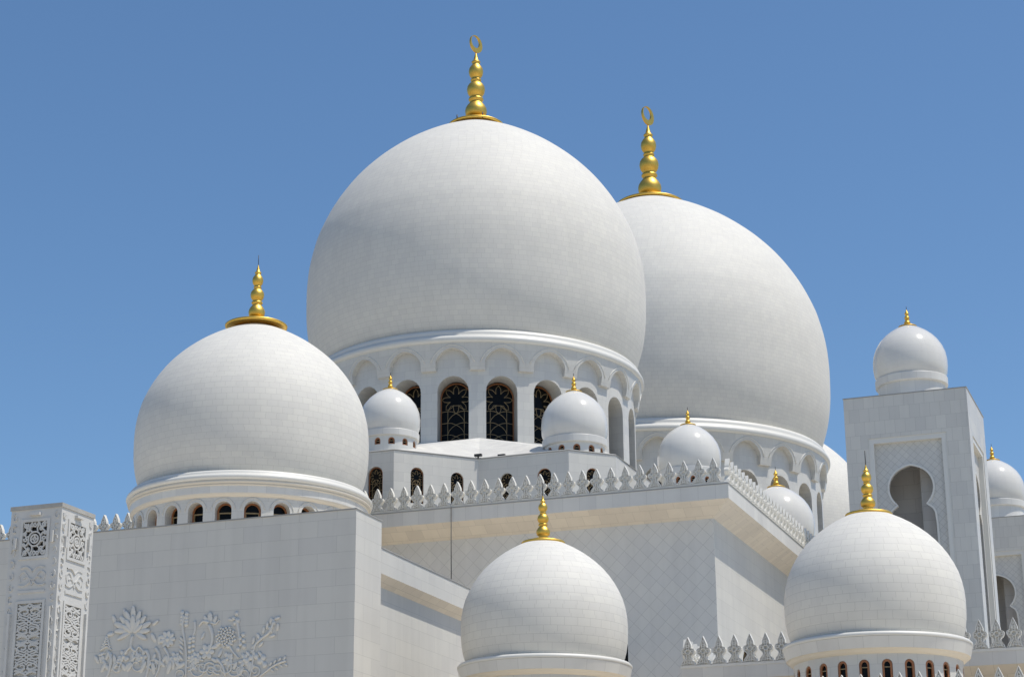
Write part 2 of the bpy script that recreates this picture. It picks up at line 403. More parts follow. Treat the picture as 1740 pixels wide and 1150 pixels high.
def arch_skirt(R, n, ph, zt, zc, zs, zb, rt, rb, a, Rd):
    """overhanging ring of blind arches on corbels: top zt (radius rt), crown zc, spring zs, corbel foot zb (radius rb), back at radius Rd"""
    mb = MB(); bay = 2*pi/n; B = bay*R/2; seg = 14; arcs = MB()
    rf = lambda z: rb+(rt-rb)*((z-zb)/(zt-zb))**.8 if z > zb else rb
    P = lambda phi, z, r=None: ((r or rf(z))*cos(phi), (r or rf(z))*sin(phi), z)
    for k in range(n):
        c = ph+k*bay
        cols = [(-B, zb), (-B+.001, zb)]
        prev = None
        samples = [-B, -a-.001]+[-a*cos(pi*i/seg) for i in range(seg+1)]+[a+.001, B]
        def bottom(s):
            if abs(s) > a: return zb
            t = abs(s)/a; return zs+(zc-zs)*(1-t**1.75)**.68
        for i in range(len(samples)-1):
            s0, s1 = samples[i], samples[i+1]; b0, b1 = bottom(s0), bottom(s1); f0, f1 = c+s0/R, c+s1/R
            for j in range(4):
                u0, u1, w0, w1 = b0+(zt-b0)*j/4, b0+(zt-b0)*(j+1)/4, b1+(zt-b1)*j/4, b1+(zt-b1)*(j+1)/4
                mb.quad(P(f0, u0), P(f1, w0), P(f1, w1), P(f0, u1), [(f0*R, u0), (f1*R, w0), (f1*R, w1), (f0*R, u1)], True)
            mb.quad(P(f1, b1), P(f0, b0), P(f0, b0, Rd), P(f1, b1, Rd), None, abs(s0) <= a and abs(s1) <= a)
        # raised line round the arch
        e = a+.26*(B-a)/.5
        e = a+(B-a)*.62
        pts = []
        for i in range(15):
            t = -1+2*i/14; s = e*t; z = zs-.02+(zc+.30*(zt-zc)*3.2-zs)*(1-abs(t)**2.1)**.55 if False else zs-.05+(zc+(e-a)*.75-zs)*(1-abs(t)**1.75)**.68
            pts.append(P(c+s/R, z, rf(z)+.005))
        arcs.tube(pts, .035*R/11.5, 4)
    return mb, arcs

def big_drum(parent, R, n, ph, z0, z1, a, zb, zs, depth, meshes, mat=None):
    """drum wall with n deep round-headed windows"""
    mb = MB(); bay = 2*pi/n; B = bay*R/2
    for k in range(n):
        c = ph+k*bay; dx, dy = cos(c), sin(c)
        def mp(s, z, d, cc, c=c, dx=dx, dy=dy): f = c+s/R; return (R*cos(f)-d*dx, R*sin(f)-d*dy, z)
        pierced(mb, -B, B, z0, z1, [(0, a, zb, zs)], depth, mp, uvo=c*R)
    o = mb.build('drum', mat or M['drum'], parent)
    rr = R*cos(a/R)-depth+.06
    for k in range(n):
        c = ph+k*bay; window(meshes, parent, (rr*cos(c), rr*sin(c), zb), c+pi/2)
    return o

def great_dome(label, x, y, R, zc, base, n, shift=0.0):
    """one of the three great domes: shell, stepped cornice, ring of blind arches, windowed drum, crescent finial; z measures scale with R (R = 12)"""
    k = R/12; t = thing('dome', label, 'dome', (x, y, zc), 0, 'great domes of the prayer hall')
    dome_shell(R, 1.0).build('shell', M['dome'], t)
    c = MB(); z = lambda q: (q-45.33)*k
    c.revolve([(r*k, z(q)) for r, q in [(10.8, 39.5), (11.15, 39.58), (11.33, 39.54), (11.45, 39.42), (11.50, 39.27), (11.47, 39.12), (11.53, 39.10), (11.63, 39.06), (11.71, 38.92), (11.71, 38.76), (11.63, 38.66), (11.48, 38.62)]], 160)
    c.build('cornice', M['moulding'], t)
    ph = toward(x, y)+shift; bay = 2*pi/n
    sk, ar = arch_skirt(11.5*k, n, ph+bay/2, z(38.64), z(38.3), z(37.42), z(36.86), 11.54*k, 11.27*k, 11.5*k*bay*.345, 11.0*k)
    sk.build('arch_band', M['drum'], t); ar.build('arch_moulding', M['moulding'], t)
    a = 1.02*k*22/n; wm = window_meshes(a-.02, z(35.52)-z(32.3), True)
    big_drum(t, 11.04*k, n, ph+bay/2, base-zc, z(38.7), a, z(32.2), z(35.5), 1.45*k, wm)
    finial(t, z(58.84 if R < 13 else 58.58), 5.95*k*(1.0 if R < 13 else 1.05), 2.05*k*(1 if R < 13 else 1.17), .22*k, crescent=True, thick=1.0, turn=rad(71.6), flare=.11)
    return t

D1 = great_dome('great white tiled dome with crescent finial above dark latticed windows and two small domes', -48.7, 123.84, 12.0, 45.33, 28.6, 22, rad(.4))
for i, (px, py) in enumerate(((-.75, -1.83), (1.15, -1.62))):
    p = MB(); p.tube([(px, py, 13.30), (px, py, 13.75)], .05, 6); p.build('pin', M['dark'], D1)
D2 = great_dome('largest white tiled dome, standing behind and to the right, with wide gold plate and crescent', -48.45, 168.15, 15.74, 51.62, 25.0, 24, rad(7.6))
D3 = great_dome('white dome farthest back, only its sunlit shoulder showing beside the portal tower', -48.7, 212.45, 12.0, 45.33, 26.0, 22)

# ---- the middle-sized dome on the left
def side_dome(label, x, y, R, zc, zs, group, prof, Rd, n, phase, wz, wa, wspring, wdepth, base, fin, plate, rod, hood=True):
    t = thing('dome', label, 'dome', (x, y, zc), 0, group)
    dome_shell(R, zs, .37, .60).build('shell', M['dome'], t)
    c = MB(); c.revolve([(r, q-zc) for r, q in prof[0]], 112); c.build('cornice', M['moulding'], t)
    f = MB(); f.revolve([(r, q-zc) for r, q in prof[1]], 112, sharp=True); f.build('fascia', M['fascia'], t)
    v = MB(); v.revolve([(r, q-zc) for r, q in prof[2]], 112); v.build('cove', M['cream'], t)
    ph = toward(x, y)+rad(phase)
    wm = window_meshes(wa-.01, wspring-wz, False, True)
    big_drum(t, Rd, n, ph, base-zc, prof[2][-1][1]-zc+.05, wa, wz-zc, wspring-zc, wdepth, wm)
    if hood:
        h = MB()
        for k in range(n):
            cc = ph+k*2*pi/n; e = wa*1.42
            h.tube([((Rd+.015)*cos(cc+e*cos(pi*i/12)/Rd), (Rd+.015)*sin(cc+e*cos(pi*i/12)/Rd), wspring-zc+e*sin(pi*i/12)*.98) for i in range(13)], .02, 5)
        h.build('arch_moulding', M['drum'], t)
    finial(t, fin[0]-zc, fin[1], plate, fin[3], rod=rod, thick=fin[2], flare=.13)
    return t
PB = ([(5.8, 23.74), (6.08, 23.80), (6.22, 23.76), (6.30, 23.66), (6.29, 23.57), (6.36, 23.56), (6.43, 23.50), (6.46, 23.40), (6.42, 23.30), (6.34, 23.26)],
      [(6.24, 22.98), (6.22, 22.62)],
      [(6.48, 23.26), (6.52, 23.20), (6.50, 23.12), (6.42, 23.06), (6.44, 22.98), (6.36, 22.98)][:5]+[(6.36, 22.975)])
PB = (PB[0], PB[1], PB[2])
def left_dome():
    x, y, R, zc = -48.4, 90.5, 6.2, 26.65
    t = side_dome('medium tiled dome at left, its windowed drum showing above the long blank wall', x, y, R, zc, .958, 'domes with arcaded drums',
                  (PB[0], PB[1], [(6.34, 23.26), (6.39, 23.19), (6.36, 23.10), (6.29, 23.07), (6.33, 23.02), (6.24, 22.975)]), 6.05, 26, 1.3, 20.6, .42, 21.80, .62, 16.6, (33.34, 3.5, .95, .17), 1.68, .55)
    v = MB(); v.revolve([(6.22, 22.62-zc), (6.20, 22.56-zc), (6.14, 22.49-zc), (6.09, 22.45-zc), (6.05, 22.43-zc)], 112); v.build('cove', M['cream'], t)
    d = MB(); d.revolve([(6.05, 22.35-zc), (6.05, 23.2-zc)], 96); d.build('drum', M['drum'], t)
    return t
# drum top must reach the lower cove: the second drum ring closes the gap behind the fascia
D0 = left_dome()

def porch_dome(label, x, y, phase):
    R, zc = 3.47, 13.60
    prof = ([(3.2, 12.02), (3.42, 12.04), (3.55, 12.02), (3.62, 11.95), (3.62, 11.87), (3.58, 11.84)],
            [(3.60, 11.84), (3.50, 11.42)],
            [(3.50, 11.42), (3.42, 11.40), (3.40, 11.36), (3.36, 11.31), (3.28, 11.26), (3.22, 11.24)])
    t = side_dome(label, x, y, R, zc, .965, 'domes with arcaded drums', prof, 3.22, 24, phase, 9.45, .195, 10.84, .16, 8.9, (17.22, 2.02, 1.08, .13), .92, .55, False)
    return t
DC = porch_dome('nearer white tiled dome at bottom centre, gold finial rising in front of the wide eave', -27.39, 77.35, 3.0)
DR = porch_dome('tiled dome at lower right over small arched windows, in front of the portal tower', -13.62, 77.0, 6.0)

# ---- small polished domes
def small_dome(label, x, y, R, zc, base, n=12, phase=3.9, win=True, zs=1.0, flare=False):
    t = thing('small_dome', label, 'dome', (x, y, zc), 0, 'small polished domes')
    dome_shell(R, zs, .46, .80, 96).build('shell', M['polished'], t)
    b = MB(); b.revolve([(R*.90, -.452*R), (R*.965, -.455*R), (R*.972, -.47*R), (R*.968, -.66*R), (R*.955, -.675*R), (R*.90, -.685*R)], 72, sharp=True)
    b.build('band', M['fascia'], t)
    Rd = R*.90; zb = base-zc
    if win:
        a = .105*R; zs_ = -.855*R; zsill = -.98*R
        wm = window_meshes(a-.005, zs_-zsill, False, True)
        big_drum(t, Rd, n, toward(x, y)+rad(phase), zb, -.68*R, a, zsill, zs_, .10*R, wm, M['moulding'])
    else:
        d = MB(); d.revolve([(Rd*1.06, zb), (Rd*1.06, -1.22*R), (Rd*1.02, -1.17*R), (Rd*1.0, -1.10*R), (Rd, -.68*R)], 72); d.build('drum', M['fascia'], t)
    if flare:
        d = MB(); d.revolve([(Rd*1.06, zb), (Rd*1.05, zb+.06*R), (Rd*1.0, zb+.1*R)], 72); d.build('base_moulding', M['moulding'], t)
    finial(t, R*1.095*zs, R*.50, R*.25, .06*R/2, rod=R*.08, thick=1.3, flare=.12)
    return t
small_dome('small glossy white dome beside the left tiled dome, before the latticed windows', -45.9, 102.82, 1.80, 30.83, 28.5)
small_dome('small glossy white dome in front of the right-hand latticed windows of the great drum', -35.74, 106.64, 1.96, 30.46, 28.5)
small_dome('small glossy white dome just behind the corner of the merlon parapet, below the largest dome', -29.72, 109.78, 1.87, 28.72, 24.6, 12, 8.0)
small_dome('small glossy white dome half hidden behind the receding side parapet, right of the corner', -29.6, 132.0, 2.50, 29.2, 24.6, 12, 8.0)
small_dome('glossy white dome standing on top of the square portal tower', -18.51, 122.98, 2.34, 36.98, 33.97, win=False)
small_dome('glossy white dome on the farther tower, half hidden at the right edge', -18.17, 160.86, 2.36, 36.98, 33.97, win=False)

# ------------------------------------------------------------------ merlons
def merlon_mesh(s, h, th):
    """carved fleur-de-lis merlon: outline plate with a sunk field, raised ring and stems; x across, -y outward"""
    half = [(.49, 0), (.47, .09), (.41, .14), (.40, .24), (.29, .36), (.22, .47), (.215, .54), (.27, .62), (.37, .70), (.43, .81), (.445, .92), (.41, 1.01), (.32, 1.06), (.25, 1.08), (.225, 1.14), (.225, 1.25), (.18, 1.38), (.10, 1.56), (0, 1.78)]
    q = h/1.75
    out = [(x*s, z*q) for x, z in half]+[(-x*s, z*q) for x, z in half[-2::-1]]
    mb = MB()
    ins = []
    n = len(out)
    for i in range(n):
        a, b = out[i-1], out[(i+1) % n]; dx, dz = b[0]-a[0], b[1]-a[1]; l = math.hypot(dx, dz) or 1
        ins.append((out[i][0]-dz/l*.055*s, out[i][1]+dx/l*.055*s))
    ins = [(x, max(z, .05*q)) for x, z in ins]
    for sg in (-1, 1):
        y0 = sg*th/2; y1 = sg*(th/2-.085)
        tri = tessellate_polygon([[Vector((x, z, 0)) for x, z in ins]])
        mb.add([(x, y1, z) for x, z in ins], [tuple(t) for t in tri])
        for i in range(n):
            j = (i+1) % n
            mb.quad((out[i][0], y0, out[i][1]), (out[j][0], y0, out[j][1]), (ins[j][0], y0, ins[j][1]), (ins[i][0], y0, ins[i][1]))
            mb.quad((ins[i][0], y0, ins[i][1]), (ins[j][0], y0, ins[j][1]), (ins[j][0], y1, ins[j][1]), (ins[i][0], y1, ins[i][1]))
        mp = lambda x, z, d, y1=y1, sg=sg: (x, y1+sg*d*2.2, z)
        for c, r in (((0, .86), .15), ((.27, .88), .085), ((-.27, .88), .085), ((0, 1.2), .075), ((0, .3), .09)):
            ribbon(mb, [(c[0]*s+r*s*cos(2*pi*i/10), (c[1]+r*cos(0)*sin(2*pi*i/10))*q) for i in range(10)], .06*s, .03, mp, True)
        for sx in (-1, 1):
            ribbon(mb, [(sx*.33*s, .08*q), (sx*.2*s, .3*q), (sx*.06*s, .55*q), (sx*.1*s, .7*q)], .07*s, .03, mp)
            ribbon(mb, [(sx*.05*s, 1.0*q), (sx*.13*s, 1.2*q), (0, 1.52*q)], .05*s, .03, mp)
            ribbon(mb, [(sx*.05*s, .1*q), (sx*.1*s, .2*q), (sx*.28*s, .14*q)], .05*s, .03, mp)
    for i in range(n):
        j = (i+1) % n
        mb.quad((out[j][0], -th/2, out[j][1]), (out[i][0], -th/2, out[i][1]), (out[i][0], th/2, out[i][1]), (out[j][0], th/2, out[j][1]))
    return mb.mesh('merlon', M['carved'])
def merlon_row(parent, me, start, step, count, rz):
    for i in range(count):
        o = bpy.data.objects.new('merlon', me); COL.objects.link(o); o.parent = parent
        o.location = (start[0]+step[0]*i, start[1]+step[1]*i, start[2]); o.rotation_euler = (0, 0, rz)
ME1 = merlon_mesh(.815, 1.36, .25); ME2 = merlon_mesh(.695, 1.26, .23)

def eave_ring(path, z_in, z_bot, z_top, wdt, close=False):
    """fascia and sloping soffit along a right-angled path of outer corners; returns (fascia, soffit) builders; walls lie inside by wdt"""
    return None

# ------------------------------------------------------------------ prayer hall
HX0, HX1, HY0, HY1 = -71.6, -24.95, 99.83, 236.0     # outer edge of the eave
WE = 1.17
hall = thing('prayer_hall', 'long white marble hall with diamond tiled front, tan eave and carved merlons', 'building', (0, 0, GROUND))
zo = -GROUND
b = MB()
wx0, wx1, wy0, wy1 = HX0+WE, HX1-WE, HY0+WE, HY1-WE
# front wall with one arched window behind the centre dome
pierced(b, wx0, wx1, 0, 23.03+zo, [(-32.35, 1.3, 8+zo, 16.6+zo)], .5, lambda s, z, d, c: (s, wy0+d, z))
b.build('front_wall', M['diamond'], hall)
b = MB(); 
pierced(b, wy0, wy1, 0, 23.03+zo, [(108.0, 2.0, 12+zo, 15.35+zo)], .5, lambda s, z, d, c: (wx1-d, s, z))
b.build('side_wall', M['wall'], hall)
b = MB(); b.quad((wx0, wy1, 0), (wx0, wy0, 0), (wx0, wy0, 23.03+zo), (wx0, wy1, 23.03+zo)); b.quad((wx1, wy1, 0), (wx0, wy1, 0), (wx0, wy1, 23.03+zo), (wx1, wy1, 23.03+zo)); b.build('rear_wall', M['wall'], hall)
wm = window_meshes(1.28, 8.6); window(wm, hall, (-32.35, wy0+.42, 8+zo), 0)
wm = window_meshes(1.98, 3.35); window(wm, hall, (wx1-.42, 108.0, 12+zo), pi/2)
def ring(mb, o0, z0, o1, z1):
    """band between rectangle inset o0 at z0 and rectangle inset o1 at z1"""
    R = lambda o, z: [(HX0+o, HY0+o, z), (HX1-o, HY0+o, z), (HX1-o, HY1-o, z), (HX0+o, HY1-o, z)]
    a, c = R(o0, z0), R(o1, z1)
    for i in range(4): j = (i+1) % 4; mb.quad(a[i], a[j], c[j], c[i])
b = MB(); ring(b, 0, 23.79+zo, 0, 24.57+zo); ring(b, 0, 24.57+zo, .5, 24.57+zo); b.build('fascia', M['fascia'], hall)
b = MB(); ring(b, WE, 23.03+zo, .0, 23.79+zo); b.build('soffit', M['soffit'], hall)
b = MB(); b.box(HX0+.5, HX1-.5, HY0+.5, HY1-.5, 24.2+zo, 24.52+zo); b.build('roof', M['roof'], hall)
b = MB(); ring(b, -.03, 24.57+zo, -.03, 24.62+zo); ring(b, -.03, 24.62+zo, .3, 24.62+zo); ring(b, 0, 24.572+zo, -.03, 24.572+zo); b.build('coping', M['coping'], hall)
b = MB(); b.box(HX0+.02, HX1-.02, HY0+.02, HY0+.24, 24.6+zo, 24.70+zo); b.box(HX1-.24, HX1-.02, HY0+.24, HY1-1, 24.6+zo, 24.70+zo); b.build('parapet', M['carved'], hall)
merlon_row(hall, ME1, (-25.74, HY0+.13, 24.68+zo), (-.815, 0), 56, 0)
merlon_row(hall, ME1, (HX1-.13, HY0+.55, 24.68+zo), (0, .815), 42, pi/2)
# ------------------------------------------------------------------ roof podium under the great dome
pod = thing('roof_podium', 'white angular storey with arched windows on the hall roof, below the great drum', 'building', (0, 0, 24.5))
TZ = 28.5-24.5
A = [(-52.7, 100.75), (-44.7, 100.75), (-40.95, 104.5), (-35.4, 104.5), (-33.25, 106.65), (-33.25, 150), (-64.2, 150), (-64.2, 106.65), (-62.0, 104.5), (-56.45, 104.5)]
b = MB(); wins = []
spec = {0: [(6.85, .47, 1.0, 2.66)], 1: [(1.45, .40, 1.0, 2.72), (3.95, .40, 1.0, 2.66)], 2: [(1.75, .40, 1.0, 2.6), (4.05, .42, 1.0, 2.66)], 3: [(1.55, .42, 1.0, 2.68)], 9: [(1.4, .33, 1, 2.7), (3.9, .33, 1, 2.7)], 8: [(1.75, .35, 1, 2.65), (4.0, .35, 1, 2.65)]}
wm = window_meshes(.43, 1.66)
for i in range(len(A)):
    (x0, y0), (x1, y1) = A[i], A[(i+1) % len(A)]; L_ = math.hypot(x1-x0, y1-y0); dx, dy = (x1-x0)/L_, (y1-y0)/L_
    mp = lambda s, z, d, c, x0=x0, y0=y0, dx=dx, dy=dy: (x0+dx*s-dy*d, y0+dy*s+dx*d, z)
    ops = spec.get(i, [])
    pierced(b, 0, L_, 0, TZ, ops, .22, mp)
    for (c, a, zb, zs) in ops:
        p = mp(c, 0, .18, c); window(wm, pod, (p[0], p[1], zb), math.atan2(dy, dx))
b.build('wall', M['tier'], pod)
b = MB()
b.tube([(x, y, TZ+.02) for x, y in A[7:]+A[:6]], .05, 4); b.build('coping', M['coping'], pod)
# hipped roof climbing to the octagonal foot of the drum
V = Vector((-44.22, 113.04, 32.2-24.5)); b = MB(); cx, cy = -48.7, 123.84
oct_ = []
base_dir = math.atan2(V.y-cy, V.x-cx); Ro = math.hypot(V.x-cx, V.y-cy)
for k in range(8): oct_.append((cx+Ro*cos(base_dir+k*pi/4), cy+Ro*sin(base_dir+k*pi/4), V.z))
e = .06
Lc, Cc, Rc, Ec, Fc = [(x, y, TZ-.01) for x, y in A[1:6]]
o0, o1, o7 = oct_[0], oct_[1], oct_[7]
b.add([Cc, Rc, Ec, o1, o0], [(0, 1, 4), (1, 2, 3, 4)])
b.add([Lc, Cc, o0, o7], [(0, 1, 2, 3)])
b.add([Ec, Fc, oct_[2], o1], [(0, 1, 2, 3)])
b.add([(-52.7, 100.75, TZ-.01), Lc, o7], [(0, 1, 2)])
b.add([(-56.45, 104.5, TZ-.01), (-52.7, 100.75, TZ-.01), o7, oct_[6]], [(0, 1, 2, 3)])
b.add([(-64.2, 106.65, TZ-.01), (-62, 104.5, TZ-.01), (-56.45, 104.5, TZ-.01), oct_[6], oct_[5]], [(0, 1, 2, 3, 4)])
b.add(oct_, [tuple(range(8))])
b.build('roof', M['roof'], pod)
# three little floodlights along the roof edge
fl = None
for i, (x, y, lab) in enumerate(((-43.6, 103.2, 'tiny black floodlight on the podium roof edge, left of the inner corner'), (-40.95, 104.44, 'tiny black fitting at the inner corner of the podium roof'), (-39.7, 105.0, 'tiny black floodlight on the podium roof edge, right of the inner corner'))):
    if fl is None:
        b = MB(); b.box(-.22, .22, -.1, .1, .06, .2); b.box(-.04, .04, -.04, .04, -.06, .07); fl = tag(b.build('floodlight', M['dark'], None, (x, y, 28.58)), lab, 'floodlight', 'floodlights on the podium roof')
    else:
        c = fl.copy(); COL.objects.link(c); c.location = (x, y, 28.58); c['label'] = lab
# lightning cable on the facade
b = MB(); b.tube([(-40.72, 99.72, 26.2-1.6), (-40.70, 99.72, 20), (-40.66, 99.72, 16)], .028, 5)
tag(b.build('lightning_cable', M['dark']), 'thin dark cable hanging straight down from the merlons over the tan eave', 'cable')

# ------------------------------------------------------------------ left portal wall and the lower block behind it
PX1, PY0, PY1 = -33.13, 71.0, 73.52
port = thing('portal_wall', 'tall plain grey shaded marble wall at left with carved flowers, a lower eaved block behind it', 'building', (PX1, PY0, GROUND))
def loc(x, y, z): return (x-PX1, y-PY0, z-GROUND)
b = MB(); b.box(-34, 0, 0, PY1-PY0, 0, 17.78+zo); b.build('wall', M['wall'], port)
b = MB(); b.box(-34, .03, -.03, PY1-PY0+.03, 17.782+zo, 17.83+zo); b.build('coping', M['coping'], port)
bw = .45
b = MB(); b.box(-34, -bw, PY1-PY0+.002, 27.4, 0, 15.26+zo); b.build('side_wall', M['wall'], port)
b = MB(); b.quad((0, PY1-PY0+.002, 15.62+zo), (0, 28.0, 15.62+zo), (0, 28.0, 16.66+zo), (0, PY1-PY0+.002, 16.66+zo)); b.quad((0, PY1-PY0, 16.66+zo), (0, 28, 16.66+zo), (-34, 28, 16.66+zo), (-34, PY1-PY0, 16.66+zo)); b.build('fascia', M['wall'], port)
b = MB(); b.quad((-bw-.02, PY1-PY0+.002, 15.22+zo), (-bw-.02, 28.0, 15.22+zo), (0, 28.0, 15.62+zo), (0, PY1-PY0+.002, 15.62+zo)); b.build('soffit', M['soffit'], port)
b = MB(); b.box(-.2, .03, PY1-PY0+.032, 28, 16.662+zo, 16.71+zo); b.build('coping', M['coping'], port)
b = MB(); b.box(-30, -1, PY1-PY0+.01, 28, 16.70+zo, 16.9+zo); b.build('roof', M['bounce_terrace'], port)

# carved flowers standing proud of the wall; coordinates in metres on the wall (s along it, z up)
MPW = 1/44.0
def wl(px, py): return (-(604-px)*MPW*1.0 - 0.0, 17.78-(0.0 + (py-863-(604-px)*.085))*.0238)
class Relief(MB):
    def P(s, px, py, d): u, z = wl(px, py); return (u*1.156, -d*.33, z+zo)
    def stem(s, pts, r=.05, d=.06, end=.6):
        n = len(pts); out = []
        # smooth polyline
        for i in range(n-1):
            p0, p1, p2, p3 = pts[max(i-1, 0)], pts[i], pts[i+1], pts[min(i+2, n-1)]
            for k in range(4):
                t = k/4; out.append(tuple(.5*((2*b_)+(-a_+c_)*t+(2*a_-5*b_+4*c_-e_)*t*t+(-a_+3*b_-3*c_+e_)*t**3) for a_, b_, c_, e_ in zip(p0, p1, p2, p3)))
        out.append(pts[-1]); m = len(out)
        s.tube([s.P(x, y, d) for x, y in out], r, 6, taper=[1+(end-1)*i/(m-1) for i in range(m)])
    def petal(s, px, py, ang, l, wd, d=.08, tilt=.05):
        """petal from (px, py) pointing at ang (degrees, 90 = up), l and wd in pixels"""
        ca, sa = cos(rad(ang)), sin(rad(ang)); k = .0245
        c = Vector(s.P(px+ca*l/2, py-sa*l/2, d)); ax = Vector((ca, -tilt*3, sa))*l/2*k; ay = Vector((-sa, 0, ca))*wd/2*k; az = Vector((0, 1, 0))*.035
        s.ellipsoid(c, ay, az, ax, 8, 6)
    def ball(s, px, py, r, d=.05): 
        k = r*.0215; s.ellipsoid(s.P(px, py, d), (k, 0, 0), (0, min(k, .07), 0), (0, 0, k), 8, 6)
    def curl(s, px, py, r, a0, turns, rr=.045):
        n = int(10*abs(turns))+3; s.stem([(px+r*(1-.75*i/n)*cos(rad(a0)+turns*2*pi*i/n), py-r*(1-.75*i/n)*sin(rad(a0)+turns*2*pi*i/n)) for i in range(n+1)], rr, .06)
def flower(fn):
    r = Relief(); fn(r); return r.build('flower_relief', M['relief'], port)
def f1(r):   # the big lotus
    for a, l, wd in ((90, 44, 12), (68, 38, 11), (112, 38, 11), (46, 36, 11), (134, 36, 11), (22, 38, 12), (158, 38, 12), (0, 34, 11), (180, 34, 11), (-28, 32, 9), (208, 32, 9)): r.petal(219, 1077, a, l, wd, .07)
    for a, l, wd in ((90, 30, 12), (60, 27, 10), (120, 27, 10), (35, 24, 9), (145, 24, 9)): r.petal(219, 1080, a, l, wd, .14)
    r.petal(188, 1066, 115, 18, 8, .06); r.petal(252, 1066, 30, 16, 7, .06); r.petal(186, 1082, 190, 14, 8); r.petal(205, 1058, 100, 20, 6)
    r.stem([(219, 1085), (217, 1104), (226, 1112), (232, 1104), (240, 1112)], .07); r.stem([(217, 1104), (205, 1120), (196, 1150)], .06)
def f2(r):
    for k in range(5): r.stem([(162+k*2, 1112-k*5), (173, 1105-k*4.6), (182-k*2, 1111-k*5)], .06, .07)
    r.petal(172, 1116, 200, 14, 6); r.petal(172, 1116, -20, 14, 6); r.stem([(176, 1114), (182, 1126), (181, 1142), (176, 1160)], .09)
    r.petal(160, 1135, 120, 16, 7); r.petal(164, 1150, 60, 20, 8); r.curl(195, 1142, 11, 40, 1.2)
def f3(r):
    for k in range(9): r.petal(283, 1090, 40*k, 15, 9, .09)
    r.ball(283, 1090, 5, .1); r.petal(262, 1096, 120, 18, 8); r.petal(268, 1100, 90, 16, 7)
    r.stem([(262, 1105), (270, 1118), (270, 1140), (262, 1160)], .07); r.stem([(245, 1110), (251, 1122), (250, 1145), (244, 1165)], .08)
    r.stem([(278, 1104), (286, 1118), (288, 1128)], .07); r.petal(288, 1136, 110, 20, 9); r.petal(296, 1132, 60, 16, 7); r.curl(260, 1136, 12, 0, 1.4); r.curl(230, 1136, 14, 100, -1.3)
    r.petal(235, 1150, 60, 24, 9); r.petal(262, 1152, 100, 22, 9); r.petal(284, 1150, 70, 22, 9)
def f4(r):
    r.stem([(311, 1048), (309, 1070), (314, 1094), (318, 1120), (318, 1155)], .07)
    for y in range(1044, 1066, 6): r.ball(307, y, 5); r.ball(315, y+2, 5)
    for y in (1088, 1094, 1102, 1110, 1120): r.ball(323, y, 4.5); r.ball(329, y-2, 4); r.petal(312, y+6, 130, 12, 5)
    r.stem([(330, 1058), (331, 1074), (326, 1090)], .07); r.petal(322, 1130, 40, 16, 7); r.petal(312, 1140, 140, 18, 8)
def f5(r):
    r.petal(357, 1066, 90, 24, 11, .09); r.petal(354, 1066, 112, 20, 8); r.petal(361, 1066, 66, 20, 8)
    r.stem([(356, 1060), (345, 1058), (338, 1066)], .08); r.stem([(358, 1060), (367, 1062), (373, 1055)], .06)
    r.stem([(356, 1064), (362, 1080), (361, 1098), (355, 1112)], .09); r.petal(348, 1076, 250, 14, 6)
    [r.petal(354, 1110, 60*k_, 14, 10, .07) for k_ in range(6)]; r.ball(354, 1110, 4, .1); r.curl(340, 1140, 17, 60, 1.5); r.curl(362, 1144, 10, 0, 1.3); r.petal(364, 1100, 20, 16, 8)
def f6(r):
    for k in range(46):
        a = k*2.4; q = 2.6*sqrt(k); r.ball(386+q*cos(a), 1084+q*sin(a), 3.0, .08+.06*(1-q/18))
    r.stem([(392, 1098), (400, 1110), (410, 1120)], .06); r.petal(376, 1098, 200, 16, 8); r.petal(380, 1104, 250, 16, 7)
    r.stem([(372, 1122), (381, 1132), (388, 1150)], .08); r.curl(402, 1138, 14, 0, -1.4); r.petal(392, 1124, 60, 14, 7); r.petal(374, 1128, 150, 14, 7)
def f7(r):
    r.stem([(403, 1052), (408, 1074), (412, 1100)], .075)
    for x, y in ((403, 1044), (399, 1052), (406, 1056), (401, 1060), (416, 1080), (411, 1086), (417, 1090), (412, 1096), (418, 1100), (408, 1104), (395, 1094), (390, 1100)): r.ball(x, y, 4.6)
    r.petal(398, 1056, 160, 10, 5)
def f8(r):
    r.stem([(468, 1056), (462, 1074), (448, 1086), (436, 1100), (434, 1130), (428, 1160)], .07)
    for x, y in ((467, 1052), (471, 1062), (462, 1062), (474, 1072), (466, 1076), (456, 1070), (450, 1078), (460, 1082), (446, 1088), (440, 1092), (433, 1096), (430, 1104), (442, 1100)): r.petal(x, y, random.choice((40, 80, 120, 10)), 13, 6)
    r.stem([(491, 1122), (472, 1130), (456, 1142), (440, 1156)], .06)
    for x, y in ((486, 1122), (478, 1124), (470, 1128), (463, 1132)): r.petal(x, y, 60, 9, 5); r.petal(x+2, y+4, -40, 8, 4)
    for x, y in ((431, 1118), (440, 1116), (446, 1124), (452, 1118), (455, 1130), (424, 1124)): r.ball(x, y, 6); r.petal(x, y, 130, 14, 6)
    r.curl(420, 1146, 12, 120, 1.4); r.petal(410, 1150, 60, 16, 8)
def f9(r):   # leaves and tendrils along the foot
    rr = random.Random(3)
    for x in range(166, 440, 13):
        y = 1128+rr.uniform(-4, 14)
        if rr.random() < .5: r.curl(x, y+8, rr.uniform(7, 12), rr.uniform(0, 360), rr.choice((-1.3, 1.3)))
        else:
            for k in range(3): r.petal(x+rr.uniform(-5, 5), y+rr.uniform(0, 10), rr.uniform(30, 150), rr.uniform(12, 20), rr.uniform(6, 9), .05)
    for x in (205, 238, 298, 335, 390, 420):
        for k in range(6): r.petal(x, 1122+rr.uniform(-3, 3), 60*k+rr.uniform(-10, 10), 11, 8, .06)
        r.ball(x, 1122, 4, .09)
for fn in (f1, f2, f3, f4, f5, f6, f7, f8, f9): flower(fn)

